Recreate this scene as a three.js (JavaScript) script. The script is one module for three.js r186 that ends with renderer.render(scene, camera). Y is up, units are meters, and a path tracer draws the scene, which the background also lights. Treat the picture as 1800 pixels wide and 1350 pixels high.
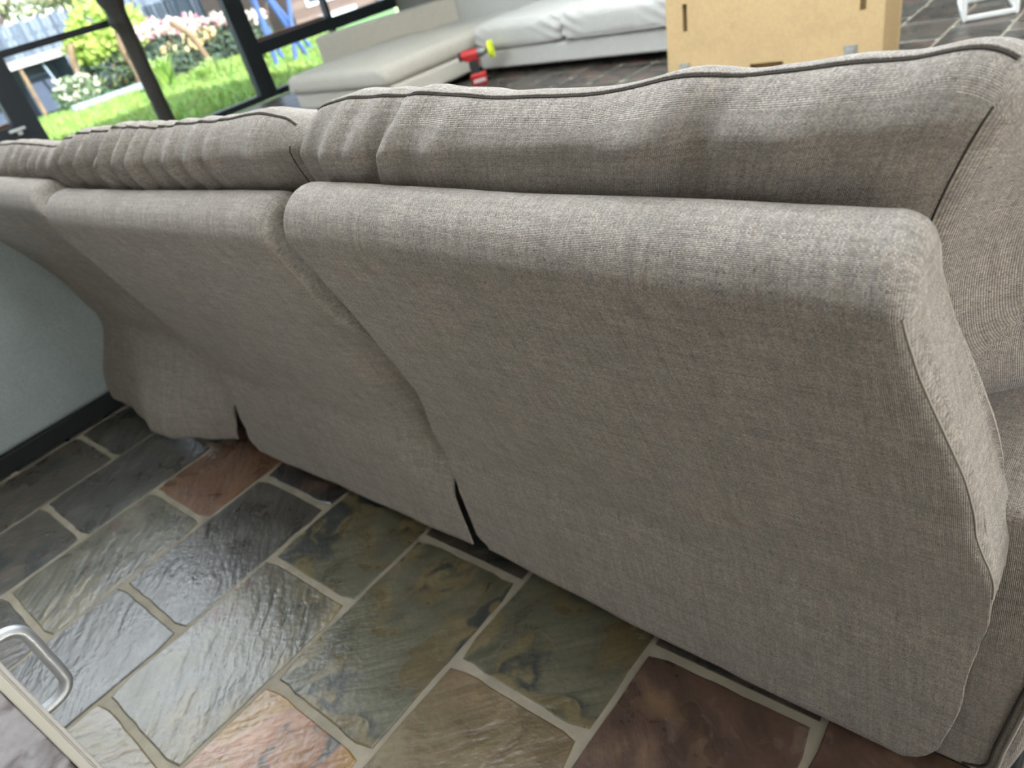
import * as THREE from 'three';
import { mergeGeometries, toCreasedNormals } from 'three/addons/utils/BufferGeometryUtils.js';
import { RoundedBoxGeometry } from 'three/addons/geometries/RoundedBoxGeometry.js';

// ---------------------------------------------------------------- camera, sky, sun, exposure
const scene = new THREE.Scene();
const camera = new THREE.PerspectiveCamera(55.13, 4 / 3, 0.02, 300);
camera.position.set(0, 1, 0);
camera.rotation.set(THREE.MathUtils.degToRad(-31.229), THREE.MathUtils.degToRad(48.806), THREE.MathUtils.degToRad(-16.939), 'YXZ');
camera.focus = 0.7;
camera.userData.fStop = 6.5;
const renderer = new THREE.WebGLRenderer({ antialias: true });
renderer.toneMapping = THREE.LinearToneMapping;
renderer.toneMappingExposure = 6.1;
renderer.shadowMap.enabled = true;
const SKY_STRENGTH = 1.5;
const SUN_STRENGTH = 5.5;
{
  const W = 256, H = 128, d = new Float32Array(W * H * 4);
  for (let y = 0; y < H; y++) for (let x = 0; x < W; x++) {
    const el = ((y + 0.5) / H - 0.5) * Math.PI, t = Math.max(0, Math.sin(el)), k = Math.pow(t, 0.55), i = (y * W + x) * 4;
    const g = el < 0 ? 0.45 : 1;
    d[i] = g * (1.0 - 0.13 * k); d[i + 1] = g * (1.0 - 0.065 * k); d[i + 2] = g * (1.02 - 0.02 * k); d[i + 3] = 1;
  }
  const sky = new THREE.DataTexture(d, W, H, THREE.RGBAFormat, THREE.FloatType);
  sky.mapping = THREE.EquirectangularReflectionMapping; sky.magFilter = THREE.LinearFilter; sky.needsUpdate = true;
  scene.background = sky; scene.environment = sky;
  scene.backgroundIntensity = SKY_STRENGTH; scene.environmentIntensity = SKY_STRENGTH;
}
const sun = new THREE.DirectionalLight(new THREE.Color(1, 0.93, 0.8), SUN_STRENGTH);
sun.position.set(26.5, 15, -2.5); sun.castShadow = true;
Object.assign(sun.shadow.camera, { left: -30, right: 30, top: 30, bottom: -30, near: 0.1, far: 90 });
sun.shadow.mapSize.set(4096, 4096);
scene.add(sun);

// ---------------------------------------------------------------- helpers
function rng(seed) { let s = seed >>> 0; return () => { s = (s + 0x6d2b79f5) >>> 0; let t = Math.imul(s ^ (s >>> 15), 1 | s); t = (t + Math.imul(t ^ (t >>> 7), 61 | t)) ^ t; return ((t ^ (t >>> 14)) >>> 0) / 4294967296; }; }
const hash = (x, y, s) => { let h = Math.imul(x | 0, 374761393) ^ Math.imul(y | 0, 668265263) ^ Math.imul(s | 0, 1442695041); h = Math.imul(h ^ (h >>> 13), 1274126177); return ((h ^ (h >>> 16)) >>> 0) / 4294967296; };
const mod = (a, n) => ((a % n) + n) % n;
function vnoise(x, y, px, py, s) {                       // value noise that repeats every px, py cells
  const ix = Math.floor(x), iy = Math.floor(y), fx = x - ix, fy = y - iy, u = fx * fx * (3 - 2 * fx), v = fy * fy * (3 - 2 * fy);
  const a = hash(mod(ix, px), mod(iy, py), s), b = hash(mod(ix + 1, px), mod(iy, py), s), c = hash(mod(ix, px), mod(iy + 1, py), s), d = hash(mod(ix + 1, px), mod(iy + 1, py), s);
  return a + (b - a) * u + (c - a) * v + (a - b - c + d) * u * v;
}
function fbm(x, y, px, py, s, oct = 5) { let a = 0.5, t = 0, n = 0; for (let i = 0; i < oct; i++) { t += a * vnoise(x, y, px, py, s + i * 17); n += a; x *= 2; y *= 2; px *= 2; py *= 2; a *= 0.5; } return t / n; }
const noise1 = (x, s) => vnoise(x, 0.5, 4096, 4096, s) * 2 - 1;
const noise2 = (x, y, s) => fbm(x + 100, y + 100, 4096, 4096, s, 3) * 2 - 1;
const smooth = (a, b, x) => { const t = Math.min(1, Math.max(0, (x - a) / (b - a))); return t * t * (3 - 2 * t); };
const lerp = (a, b, t) => a + (b - a) * t;
function curve(points) {                                  // piecewise smooth y(x) through sorted [x, y] pairs
  return (x) => {
    if (x <= points[0][0]) return points[0][1];
    for (let i = 1; i < points.length; i++) if (x <= points[i][0]) { const [a, b] = points[i - 1], [c, d] = points[i]; return lerp(b, d, smooth(a, c, x)); }
    return points[points.length - 1][1];
  };
}
const toByte = (v) => Math.max(0, Math.min(255, Math.round(255 * (v <= 0.0031308 ? v * 12.92 : 1.055 * Math.pow(Math.max(v, 0), 1 / 2.4) - 0.055))));
function maps(S, f) {                                     // f(u, v) -> [r, g, b (linear), height 0..1, roughness]
  const col = new Uint8Array(S * S * 4), hgt = new Uint8Array(S * S * 4), rgh = new Uint8Array(S * S * 4);
  for (let y = 0; y < S; y++) for (let x = 0; x < S; x++) {
    const [r, g, b, h, q] = f(x / S, y / S), i = (y * S + x) * 4;
    col[i] = toByte(r); col[i + 1] = toByte(g); col[i + 2] = toByte(b); col[i + 3] = 255;
    hgt[i] = hgt[i + 1] = hgt[i + 2] = Math.max(0, Math.min(255, h * 255)); hgt[i + 3] = 255;
    rgh[i] = rgh[i + 1] = rgh[i + 2] = Math.max(0, Math.min(255, (q ?? 0.5) * 255)); rgh[i + 3] = 255;
  }
  const tex = (d, srgb) => { const t = new THREE.DataTexture(d, S, S, THREE.RGBAFormat); t.wrapS = t.wrapT = THREE.RepeatWrapping; t.magFilter = THREE.LinearFilter; t.minFilter = THREE.LinearMipmapLinearFilter; t.generateMipmaps = true; if (srgb) t.colorSpace = THREE.SRGBColorSpace; t.needsUpdate = true; return t; };
  return { map: tex(col, true), bumpMap: tex(hgt, false), roughnessMap: tex(rgh, false) };
}
const std = (o) => new THREE.MeshStandardMaterial(o);
const rgb = (r, g, b) => new THREE.Color().setRGB(r, g, b);

const used = new Map();
function numbered(n) { const k = used.get(n) ?? 0; used.set(n, k + 1); return k ? n + '_' + String(k).padStart(3, '0') : n; }
function shade(m) { m.castShadow = true; m.receiveShadow = true; return m; }
function thing(name, label, category, [x, y, z] = [0, 0, 0], turn = 0, group) {
  const o = new THREE.Group(); o.name = numbered(name); o.position.set(x, y, z); o.rotation.y = turn;
  o.userData = { label, category }; if (group) o.userData.group = group;
  scene.add(o); return o;
}
function part(name, geometry, material, parent, label) {
  const m = shade(new THREE.Mesh(geometry, material)); m.name = parent === scene ? numbered(name) : name;
  if (label) m.userData.label = label;
  parent.add(m); return m;
}
function single(name, geometry, material, label, category, group) {
  const m = part(name, geometry, material, scene); m.userData = { label, category }; if (group) m.userData.group = group; return m;
}
function struct(name, geometry, material, parent = scene) {
  const m = part(name, geometry, material, parent); if (parent === scene) m.userData.kind = 'structure'; return m;
}
function structGroup(name, [x, y, z] = [0, 0, 0]) { const g = new THREE.Group(); g.name = name; g.position.set(x, y, z); g.userData.kind = 'structure'; scene.add(g); return g; }
function box(x0, x1, y0, y1, z0, z1, r = 0) {
  const w = x1 - x0, h = y1 - y0, d = z1 - z0;
  const g = r ? new RoundedBoxGeometry(w, h, d, 2, Math.min(r, w / 2.01, h / 2.01, d / 2.01)) : new THREE.BoxGeometry(w, h, d);
  g.translate((x0 + x1) / 2, (y0 + y1) / 2, (z0 + z1) / 2); metreUv(g); return g;
}
function metreUv(g, s = 1) {                              // box-projected uv in metres
  const p = g.attributes.position, n = g.attributes.normal, uv = new Float32Array(p.count * 2);
  for (let i = 0; i < p.count; i++) {
    const ax = Math.abs(n.getX(i)), ay = Math.abs(n.getY(i)), az = Math.abs(n.getZ(i));
    let u, v;
    if (ay >= ax && ay >= az) { u = p.getX(i); v = p.getZ(i); } else if (ax >= az) { u = p.getZ(i); v = p.getY(i); } else { u = p.getX(i); v = p.getY(i); }
    uv[i * 2] = u / s; uv[i * 2 + 1] = v / s;
  }
  g.setAttribute('uv', new THREE.BufferAttribute(uv, 2)); return g;
}
const merge = (list) => mergeGeometries(list.map((g) => { const c = g.index ? g.toNonIndexed() : g; for (const k of Object.keys(c.attributes)) if (!['position', 'normal', 'uv'].includes(k)) c.deleteAttribute(k); return c; }), false);
const tube = (pts, r, seg = 60, rad = 8, closed = false) => new THREE.TubeGeometry(new THREE.CatmullRomCurve3(pts.map((p) => new THREE.Vector3(...p)), closed, 'centripetal'), seg, r, rad, closed);
function clothTube(pts, r, seg, rad) { const g = tube(pts, r, seg, rad), uv = g.attributes.uv; let L = 0; for (let i = 1; i < pts.length; i++) L += Math.hypot(...pts[i].map((q, k) => q - pts[i - 1][k])); for (let i = 0; i < uv.count; i++) uv.setXY(i, uv.getX(i) * L / WEAVE, uv.getY(i) * 6.28 * r / WEAVE); return g; }
function bar(a, b, r, rad = 10) {
  const A = new THREE.Vector3(...a), B = new THREE.Vector3(...b), d = B.clone().sub(A), g = new THREE.CylinderGeometry(r, r, d.length(), rad);
  g.applyQuaternion(new THREE.Quaternion().setFromUnitVectors(new THREE.Vector3(0, 1, 0), d.clone().normalize())); g.translate(...A.add(B).multiplyScalar(0.5).toArray()); return g;
}
function sheet(nu, nv, f, closeU = false) {               // grid surface, f(u, v) -> [x, y, z, s, t]
  const pos = [], uv = [], idx = [];
  for (let j = 0; j <= nv; j++) for (let i = 0; i <= nu; i++) { const q = f(i / nu, j / nv); pos.push(q[0], q[1], q[2]); uv.push(q[3] ?? i / nu, q[4] ?? j / nv); }
  for (let j = 0; j < nv; j++) for (let i = 0; i < nu; i++) { const a = j * (nu + 1) + i, b = a + 1, c = a + nu + 1, d = c + 1; idx.push(a, b, d, a, d, c); }
  const g = new THREE.BufferGeometry(); g.setAttribute('position', new THREE.Float32BufferAttribute(pos, 3)); g.setAttribute('uv', new THREE.Float32BufferAttribute(uv, 2)); g.setIndex(idx); g.computeVertexNormals(); return g;
}

// ---------------------------------------------------------------- materials
const WEAVE = 0.36, YARNS = 240;                          // metres covered by the weave texture, yarns across it
const weave = maps(1024, (u, v) => {
  const U = u * YARNS, V = v * YARNS;
  const wob = 0.25 * (fbm(u * 40, v * 40, 40, 40, 5, 2) - 0.5);
  const x = U + wob, y = V - wob, i = Math.floor(x), j = Math.floor(y), fx = x - i - 0.5, fy = y - j - 0.5, im = mod(i, YARNS), jm = mod(j, YARNS);
  const over = (im + jm) & 1, r1 = hash(im, Math.floor(mod(y, YARNS) / 9), 3), r2 = hash(jm, Math.floor(mod(x, YARNS) / 9), 9);
  const s1 = fbm(im * 0.37, v * 14, 512, 14, 61, 2), s2 = fbm(u * 14, jm * 0.37, 14, 512, 62, 2);
  const tw = 0.8 + 0.2 * hash(im, 7, 1) + 0.5 * (s1 - 0.5) + 0.12 * (r1 - 0.5), tf = 0.76 + 0.2 * hash(jm, 2, 2) + 0.5 * (s2 - 0.5) + 0.12 * (r2 - 0.5);
  const h = over ? Math.cos(fx * 2.8) * (0.55 + 0.45 * Math.cos(fy * 2.6)) : Math.cos(fy * 2.8) * (0.55 + 0.45 * Math.cos(fx * 2.6));
  const tone = (over ? tw : tf) * (0.74 + 0.5 * hash(im, jm, 91)), cloud = 0.94 + 0.12 * fbm(u * 6, v * 6, 6, 6, 40, 4), speck = hash(im, jm, 77) > 0.9985 ? 0.45 : 1;
  const k = tone * cloud * speck * (0.7 + 0.36 * Math.max(0, h));
  const warm = 1 + 0.05 * (hash(im, jm >> 3, 31) - 0.5);
  return [0.415 * k * warm, 0.37 * k, 0.328 * k / warm, 0.15 + 0.8 * Math.max(0, h), 0.95];
});
const M = {};
M.fabric = new THREE.MeshPhysicalMaterial({ map: weave.map, bumpMap: weave.bumpMap, bumpScale: 0.0011, roughness: 0.95, sheen: 0.25, sheenRoughness: 0.6, sheenColor: rgb(0.8, 0.76, 0.7), name: 'woven fabric' });
M.thread = std({ color: rgb(0.055, 0.047, 0.042), roughness: 1 });
M.stitch = std({ color: rgb(0.37, 0.34, 0.3), roughness: 0.95 });
M.blackMetal = std({ color: rgb(0.012, 0.014, 0.016), roughness: 0.6, metalness: 0.2 });
const felt = maps(512, (u, v) => { const n = fbm(u * 110, v * 110, 110, 110, 3, 3), m = 0.93 + 0.14 * fbm(u * 5, v * 5, 5, 5, 8, 3), k = m * (0.82 + 0.36 * n); return [0.36 * k, 0.41 * k, 0.405 * k, n, 0.95]; });
M.felt = std({ map: felt.map, bumpMap: felt.bumpMap, bumpScale: 0.0012, roughness: 0.97 });
const linen = maps(256, (u, v) => { const k = 0.93 + 0.12 * fbm(u * 24, v * 24, 24, 24, 4, 4); return [0.52 * k, 0.51 * k, 0.48 * k, fbm(u * 60, v * 60, 60, 60, 6, 2), 0.9]; });
M.linen = std({ map: linen.map, bumpMap: linen.bumpMap, bumpScale: 0.001, roughness: 0.95 });
M.linenWarm = std({ map: linen.map, bumpMap: linen.bumpMap, bumpScale: 0.001, roughness: 0.95, color: rgb(1, 0.96, 0.88) });
M.frame = std({ color: rgb(0.026, 0.033, 0.04), roughness: 0.45, metalness: 0.3 });
const grainTex = maps(256, (u, v) => { const g = fbm(u * 4, v * 60, 4, 60, 3, 4), k = 0.75 + 0.5 * g; return [0.5 * k, 0.2 * k, 0.075 * k, g, 0.6]; });
M.timber = std({ map: grainTex.map, bumpMap: grainTex.bumpMap, bumpScale: 0.001, roughness: 0.6 });
const barkTex = maps(512, (u, v) => { const g = fbm(u * 10, v * 5, 10, 5, 9, 5), k = 0.5 + 0.9 * g; return [0.05 * k, 0.045 * k, 0.04 * k, g, 0.9]; });
M.log = std({ map: barkTex.map, bumpMap: barkTex.bumpMap, bumpScale: 0.008, roughness: 0.8 });
M.tintGlass = new THREE.MeshPhysicalMaterial({ color: rgb(0.54, 0.57, 0.6), roughness: 0, transmission: 1, thickness: 0, ior: 1.5 });
M.clearGlass = new THREE.MeshPhysicalMaterial({ color: rgb(0.97, 0.98, 0.98), roughness: 0, transmission: 1, thickness: 0, ior: 1.5 });
const plasterTex = maps(256, (u, v) => { const n = fbm(u * 12, v * 12, 12, 12, 2, 4), k = 0.97 + 0.06 * n; return [0.74 * k, 0.72 * k, 0.68 * k, n, 0.9]; });
M.plaster = std({ map: plasterTex.map, bumpMap: plasterTex.bumpMap, bumpScale: 0.001, roughness: 0.9 });

// slate: one recipe, a palette for each kind of stone
function slate(seed, base, patches, veins = 0.5) {
  const dir = (seed % 2 ? 1 : -1);
  const t = maps(512, (u, v) => {
    const wx = fbm(u * 4, v * 4, 4, 4, seed + 50, 4) - 0.5, wy = fbm(u * 4, v * 4, 4, 4, seed + 60, 4) - 0.5;
    const n1 = fbm(u * 3 + wx * 1.6, v * 3 + wy * 1.6, 3, 3, seed + 1, 6), n2 = fbm(u * 9 + wx * 2, v * 9 + wy * 2, 9, 9, seed + 2, 5);
    const st = fbm((u + dir * v) * 5 + wx * 2, (v - dir * u) * 22 + wy * 2, 5, 22, seed + 3, 5);
    const fine = fbm(u * 60, v * 60, 60, 60, seed + 4, 3);
    let [r, g, b] = base; const k0 = 0.55 + 0.9 * n2; r *= k0; g *= k0; b *= k0;
    patches.forEach(([c, at, soft], i) => {
      const q = fbm(u * 2.0 + i * 3 + wx * 1.8, v * 2.0 + wy * 1.8, 2, 2, seed + 100 + i * 31, 6) * 0.7 + 0.3 * n2, m = smooth(at, at + soft, q);
      r = lerp(r, c[0] * k0, m); g = lerp(g, c[1] * k0, m); b = lerp(b, c[2] * k0, m);
    });
    const streak = 1 + veins * (st - 0.5) * 0.9; r *= streak; g *= streak; b *= streak;
    const sc = smooth(0.7, 0.78, fbm(u * 14 + wx * 6, v * 14 + wy * 6, 14, 14, seed + 7, 4)) * 0.35; r += 0.14 * sc; g += 0.14 * sc; b += 0.12 * sc;
    const f2 = 0.85 + 0.3 * fine; const terr = Math.floor(st * 7) / 7 + 0.6 * (st * 7 - Math.floor(st * 7)) / 7;
    return [r * f2, g * f2, b * f2, 0.15 + 0.45 * terr + 0.25 * n1 + 0.15 * fine, 0.34 + 0.22 * n2];
  });
  const m = new THREE.MeshPhysicalMaterial({ map: t.map, bumpMap: t.bumpMap, bumpScale: 0.0035, roughnessMap: t.roughnessMap, roughness: 0.66, ior: 1.62, color: rgb(0.74, 0.72, 0.68), name: 'slate' });
  return m;
}
const OLIVE = [0.17, 0.145, 0.075], RUST = [0.2, 0.085, 0.035], OCHRE = [0.4, 0.235, 0.075], PLUM = [0.115, 0.07, 0.058], BLUE = [0.04, 0.047, 0.045], GREEN = [0.125, 0.122, 0.085], GREY = [0.09, 0.083, 0.075], PINK = [0.36, 0.2, 0.13];
const SLATE = {
  blue: slate(11, [0.075, 0.071, 0.065], [[GREY, 0.52, 0.1]], 0.8),
  grey: slate(22, [0.095, 0.082, 0.07], [[RUST.map((v) => v * 0.7), 0.6, 0.08], [BLUE, 0.6, 0.1]], 0.7),
  green: slate(33, [0.135, 0.128, 0.092], [[[0.185, 0.155, 0.09], 0.53, 0.14], [BLUE, 0.58, 0.06], [PLUM, 0.68, 0.04]], 1.1),
  olive: slate(44, [0.19, 0.158, 0.085], [[BLUE, 0.53, 0.06], [GREEN, 0.5, 0.1], [RUST, 0.62, 0.06]], 0.6),
  rust: slate(55, [0.2, 0.105, 0.06], [[PLUM, 0.56, 0.12]], 0.5),
  ochre: slate(66, [0.38, 0.22, 0.075], [[PINK, 0.48, 0.1], [GREY, 0.62, 0.06]], 0.7),
  plum: slate(77, [0.115, 0.068, 0.054], [[[0.2, 0.125, 0.075], 0.56, 0.16], [[0.24, 0.07, 0.03], 0.62, 0.04]], 0.6),
  brown: slate(88, [0.2, 0.148, 0.085], [[OLIVE, 0.48, 0.14], [[0.26, 0.21, 0.12], 0.64, 0.08]], 0.6),
  dark: slate(99, [0.05, 0.046, 0.042], [[PLUM, 0.62, 0.08]], 0.4),
};
const groutTex = maps(256, (u, v) => { const k = 0.75 + 0.5 * fbm(u * 30, v * 30, 30, 30, 4, 4); return [0.3 * k, 0.265 * k, 0.205 * k, fbm(u * 60, v * 60, 60, 60, 5, 3), 0.9]; });
M.grout = std({ map: groutTex.map, bumpMap: groutTex.bumpMap, bumpScale: 0.002, roughness: 0.95 });

// ---------------------------------------------------------------- the room shell
const X0 = -8, X1 = 4, Z0 = -7, Z1 = 4, CEIL = 2.7;
const floor = struct('floor', box(X0, X1, -0.12, -0.0024, Z0, Z1), M.grout);
{
  const lines = []; for (let k = -20; k <= 15; k++) lines.push(k);
  const xLine = (k) => { const known = { 0: -2.777, 1: -2.492, 2: -2.199, 3: -1.906, 4: -1.625, 5: -1.344, 6: -1.062, 7: -0.789, 8: -0.512, 9: -0.245 }; return known[k] ?? (k < 0 ? -2.777 + k * 0.2815 : -0.245 + (k - 9) * 0.275); };
  const joint = { 0: -0.17, 1: -0.373, 2: -0.16, 3: -0.355, 4: -0.144, 5: -0.369, 6: -0.184, 7: -0.386, 8: -0.18, 9: -0.375 };
  const kinds = ['blue', 'grey', 'green', 'grey', 'olive', 'dark', 'brown', 'plum', 'blue', 'rust'];
  const fixed = {                                         // row,tile from the joint: -1 is the tile beyond the joint, 0 the one before it
    '1,-1': 'blue', '1,0': 'grey', '2,-1': 'blue', '2,0': 'grey', '3,-1': 'rust', '3,0': 'green', '3,1': 'grey', '4,-1': 'blue', '4,-2': 'dark', '4,0': 'blue', '4,1': 'grey',
    '5,-1': 'olive', '5,0': 'green', '5,1': 'brown', '6,-1': 'olive', '6,0': 'ochre', '6,-2': 'dark', '7,-1': 'olive', '7,0': 'brown', '8,-1': 'plum', '8,-2': 'dark', '8,0': 'rust', '9,-1': 'plum', '9,-2': 'dark', '9,0': 'brown',
  };
  const r = rng(5), variants = [];
  for (let q = 0; q < 6; q++) {                           // slab of 1 x 1 with a riven edge; scaled to the tile
    const pts = [], N = 40, w = 0.136, l = 0.185, rad = 0.008;
    for (let i = 0; i < N; i++) {
      const t = i / N * 4, side = Math.floor(t), f = t - side, e = (hash(q, i, 5) - 0.5) * 0.0026 + (hash(q, i, 6) > 0.92 ? -0.003 : 0);
      let x, z;
      if (side === 0) { x = -w - e; z = lerp(-l + rad, l - rad, f); } else if (side === 1) { x = lerp(-w + rad, w - rad, f); z = l + e; } else if (side === 2) { x = w + e; z = lerp(l - rad, -l + rad, f); } else { x = lerp(w - rad, -w + rad, f); z = -l - e; }
      pts.push([x, z]);
    }
    const pos = [], idx = [], rings = [[1, -0.004], [1, -0.0014], [0.982, 0]];
    for (const [s, y] of rings) for (const [x, z] of pts) pos.push(x + (s - 1) * Math.sign(x) * 0.13, y, z + (s - 1) * Math.sign(z) * 0.13);
    pos.push(0, 0.0004, 0);
    for (let k = 0; k < 2; k++) for (let i = 0; i < N; i++) { const a = k * N + i, b = k * N + (i + 1) % N; idx.push(a, b, b + N, a, b + N, a + N); }
    for (let i = 0; i < N; i++) idx.push(2 * N + i, 2 * N + (i + 1) % N, 3 * N);
    let g = new THREE.BufferGeometry(); g.setAttribute('position', new THREE.Float32BufferAttribute(pos, 3)); g.setIndex(idx); g.computeVertexNormals();
    g = toCreasedNormals(g, 0.25);
    const uv = [], P = g.attributes.position; const ou = hash(q, 1, 8), ov = hash(q, 2, 8), flip = q % 2 ? -1 : 1;
    for (let i = 0; i < P.count; i++) uv.push(ou + flip * P.getX(i) / 0.45, ov + flip * P.getZ(i) / 0.45);
    g.setAttribute('uv', new THREE.Float32BufferAttribute(uv, 2)); variants.push(g);
  }
  camera.updateMatrixWorld(); camera.updateProjectionMatrix(); camera.matrixWorldInverse.copy(camera.matrixWorld).invert();
  const all = [];
  for (const k of lines) {
    const xa = xLine(k), xb = xLine(k + 1); if (xb > X1 + 0.01 || xa < X0 - 0.01) continue;
    const pitch = 0.386, j0 = joint[k] ?? (-0.37 + 0.19 * (mod(k, 2)));
    for (let n = -19; n <= 12; n++) {
      const za = j0 + n * pitch, zb = za + pitch; if (za < Z0 || zb > Z1) continue;
      const kind = fixed[k + ',' + n] ?? (za < -2.5 ? ['dark', 'grey', 'blue', 'dark', 'grey'][Math.floor(hash(k, n, 4) * 5)] : null) ?? kinds[Math.floor(hash(k, n, 4) * kinds.length)];
      const c = new THREE.Vector3((xa + xb) / 2, 0, (za + zb) / 2), d = c.distanceTo(camera.position), v = c.clone().project(camera);
      const seen = v.z < 1 && Math.abs(v.x) < 1.4 && Math.abs(v.y) < 1.4, hidden = c.z < -0.75 && c.z > -3.1 && c.x > -7 && c.x < 0.2;
      all.push({ c, w: xb - xa, l: pitch, kind, k, n, score: seen && !hidden ? 1 / (d * d * d) : 0 });
    }
  }
  all.sort((a, b) => b.score - a.score);
  const rest = [];
  all.forEach((t, i) => {
    const q = Math.floor(hash(t.k, t.n, 12) * 6), dy = (hash(t.k, t.n, 13) - 0.5) * 0.0016;
    if (t.score > 0 && i < 285) {
      const m = part('slate_tile', variants[q], SLATE[t.kind], floor); m.position.set(t.c.x, dy, t.c.z); m.scale.set((t.w - 0.006) / 0.277, 1, (t.l - 0.01) / 0.375);
    } else { const b = box(t.c.x - t.w / 2 + 0.005, t.c.x + t.w / 2 - 0.005, -0.006, dy, t.c.z - t.l / 2 + 0.008, t.c.z + t.l / 2 - 0.008); rest.push(b); }
  });
  const f = part('slate_paving', metreUv(merge(rest), 0.45), SLATE.grey, floor); f.userData.kind = 'stuff';
}
// ceiling with two roof lights, walls
{
  const holes = [[-7.4, -3.6, -1.2, 0.9], [-3.45, 0.9, -5.6, -1.1], [-1.8, 0.9, -1.0, -0.1]], T = 2.92, pieces = [];
  const xs = [X0 - 0.3, -7.4, -3.6, -3.45, -1.8, 0.9, X1 + 0.12], zs = [Z0 - 0.12, -5.6, -1.2, -1.1, -1.0, -0.1, 0.9, Z1 + 0.12];
  for (let i = 0; i < xs.length - 1; i++) for (let j = 0; j < zs.length - 1; j++) {
    const cx = (xs[i] + xs[i + 1]) / 2, cz = (zs[j] + zs[j + 1]) / 2;
    if (holes.some(([a, b, c, d]) => cx > a && cx < b && cz > c && cz < d)) continue;
    pieces.push(box(xs[i], xs[i + 1], CEIL, T, zs[j], zs[j + 1]));
  }
  struct('ceiling', merge(pieces), M.plaster);
  holes.forEach(([a, b, c, d], n) => {
    const g = structGroup('window_' + (7 + n));
    part('pane', box(a, b, T + 0.02, T + 0.026, c, d), M.clearGlass, g);
    for (let k = 0; k <= 3; k++) { const x = lerp(a, b, k / 3); part('glazing_bar', box(x - 0.025, x + 0.025, T - 0.02, T + 0.02, c, d), M.frame, g); }
  });
  struct('wall_right', merge([box(X1, X1 + 0.12, 0, CEIL, Z0 - 0.12, -3.6), box(X1, X1 + 0.12, 0, CEIL, 2.6, Z1 + 0.12), box(X1, X1 + 0.12, 2.1, CEIL, -3.6, 2.6), box(X1, X1 + 0.12, 0, 0.95, -3.6, 2.6)]), M.plaster);
  const wr = structGroup('window_6'); part('pane', box(X1 + 0.05, X1 + 0.056, 0.95, 2.1, -3.6, 2.6), M.clearGlass, wr);
  for (const z of [-3.56, -1.55, 0.5, 2.56]) part('mullion', box(X1 + 0.02, X1 + 0.1, 0.95, 2.1, z - 0.04, z + 0.04), M.frame, wr);
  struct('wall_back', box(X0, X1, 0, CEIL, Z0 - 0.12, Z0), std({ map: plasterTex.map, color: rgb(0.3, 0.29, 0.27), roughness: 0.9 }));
  struct('wall_front', box(X0, X1, 0, CEIL, Z1, Z1 + 0.12), std({ map: plasterTex.map, color: rgb(0.5, 0.48, 0.45), roughness: 0.9 }));
  struct('wall_upper', box(1.0, X1 + 0.12, 2.93, 7, Z0 - 0.12, Z1 + 0.12), M.plaster);
}
// the glazed garden side
{
  const xo = X0 - 0.1, xi = X0;
  const bay = (n, z0, z1, rail, thick, wood, stileL, stileR) => {   // z0 < z1
    const g = structGroup('window_' + n);
    if (stileL) part('stile', box(xo, xi, 0, CEIL, z0 - stileL, z0, 0.008), M.frame, g);
    if (stileR) part('stile', box(xo, xi, 0, CEIL, z1, z1 + stileR, 0.008), M.frame, g);
    part('head', box(xo, xi, 2.55, CEIL, z0, z1), M.frame, g);
    part('sill', box(xo, xi, 0, 0.07, z0, z1), M.frame, g);
    if (rail) {
      part('rail', box(xo, xi, rail - thick, rail, z0, z1), M.frame, g);
      part('pane', box(xo + 0.04, xo + 0.046, 0.07, rail - thick, z0, z1), M.tintGlass, g);
      part('pane', box(xo + 0.04, xo + 0.046, rail, 2.55, z0, z1), M.tintGlass, g);
    } else part('pane', box(xo + 0.04, xo + 0.046, 0.07, 2.55, z0, z1), M.tintGlass, g);
    if (wood) part('timber_sill', box(xo - 0.06, xo - 0.002, rail - 0.035, rail + 0.03, z0, z1), M.timber, g);
    return g;
  };
  const w1 = bay(1, -2.21, 3.9, 0.585, 0.12, true, 0, 0);
  part('catch', merge([box(-7.99, -7.95, 0.535, 0.56, -2.28, -2.14, 0.008), box(-7.99, -7.965, 0.5, 0.54, -2.24, -2.2, 0.006)]), std({ color: rgb(0.75, 0.78, 0.75), roughness: 0.4 }), w1, 'white window catch');
  bay(2, -3.46, -2.43, 1.165, 0.06, false, 0, 0.22);
  bay(3, -4.68, -3.46, 0, 0, false, 0, 0);
  bay(4, -5.93, -4.9, 0.575, 0.13, true, 0, 0.22);
  bay(5, -7, -5.98, 0.565, 0.13, false, 0, 0.05);
}
// rough log post at the window wall
{
  const t = thing('log_post', 'rough dark log post with knots standing at the window wall', 'post', [-7.86, 0, -3.5]);
  const g = sheet(20, 90, (u, v) => {
    const a = -u * Math.PI * 2, y = v * CEIL, knot = 0.035 * Math.exp(-(((y - 1.33) / 0.1) ** 2)) * (1 + 0.6 * Math.cos(a * 2 + 1)) + 0.018 * Math.exp(-(((y - 1.12) / 0.06) ** 2)) * (1 + Math.sin(a));
    const r = 0.078 + 0.006 * noise2(Math.cos(a) * 2 + y * 3, Math.sin(a) * 2, 4) + knot;
    const bx = 0.012 * Math.sin(y * 2.6), bz = 0.02 * Math.sin(y * 2.1 + 1) + 0.03 * smooth(1.0, 1.7, y);
    return [bx + r * Math.cos(a), y, bz + r * Math.sin(a), u * 0.5, y];
  });
  part('trunk', g, M.log, t);
  for (const [y, a] of [[1.34, 0.3], [1.12, -0.5], [1.5, 0.9]]) { const k = new THREE.SphereGeometry(0.028, 12, 8); k.scale(1, 1.4, 1); k.translate(0.07 * Math.cos(a), y, 0.03 - 0.075 * Math.sin(a)); part('knot', metreUv(k), M.log, t); }
}

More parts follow.
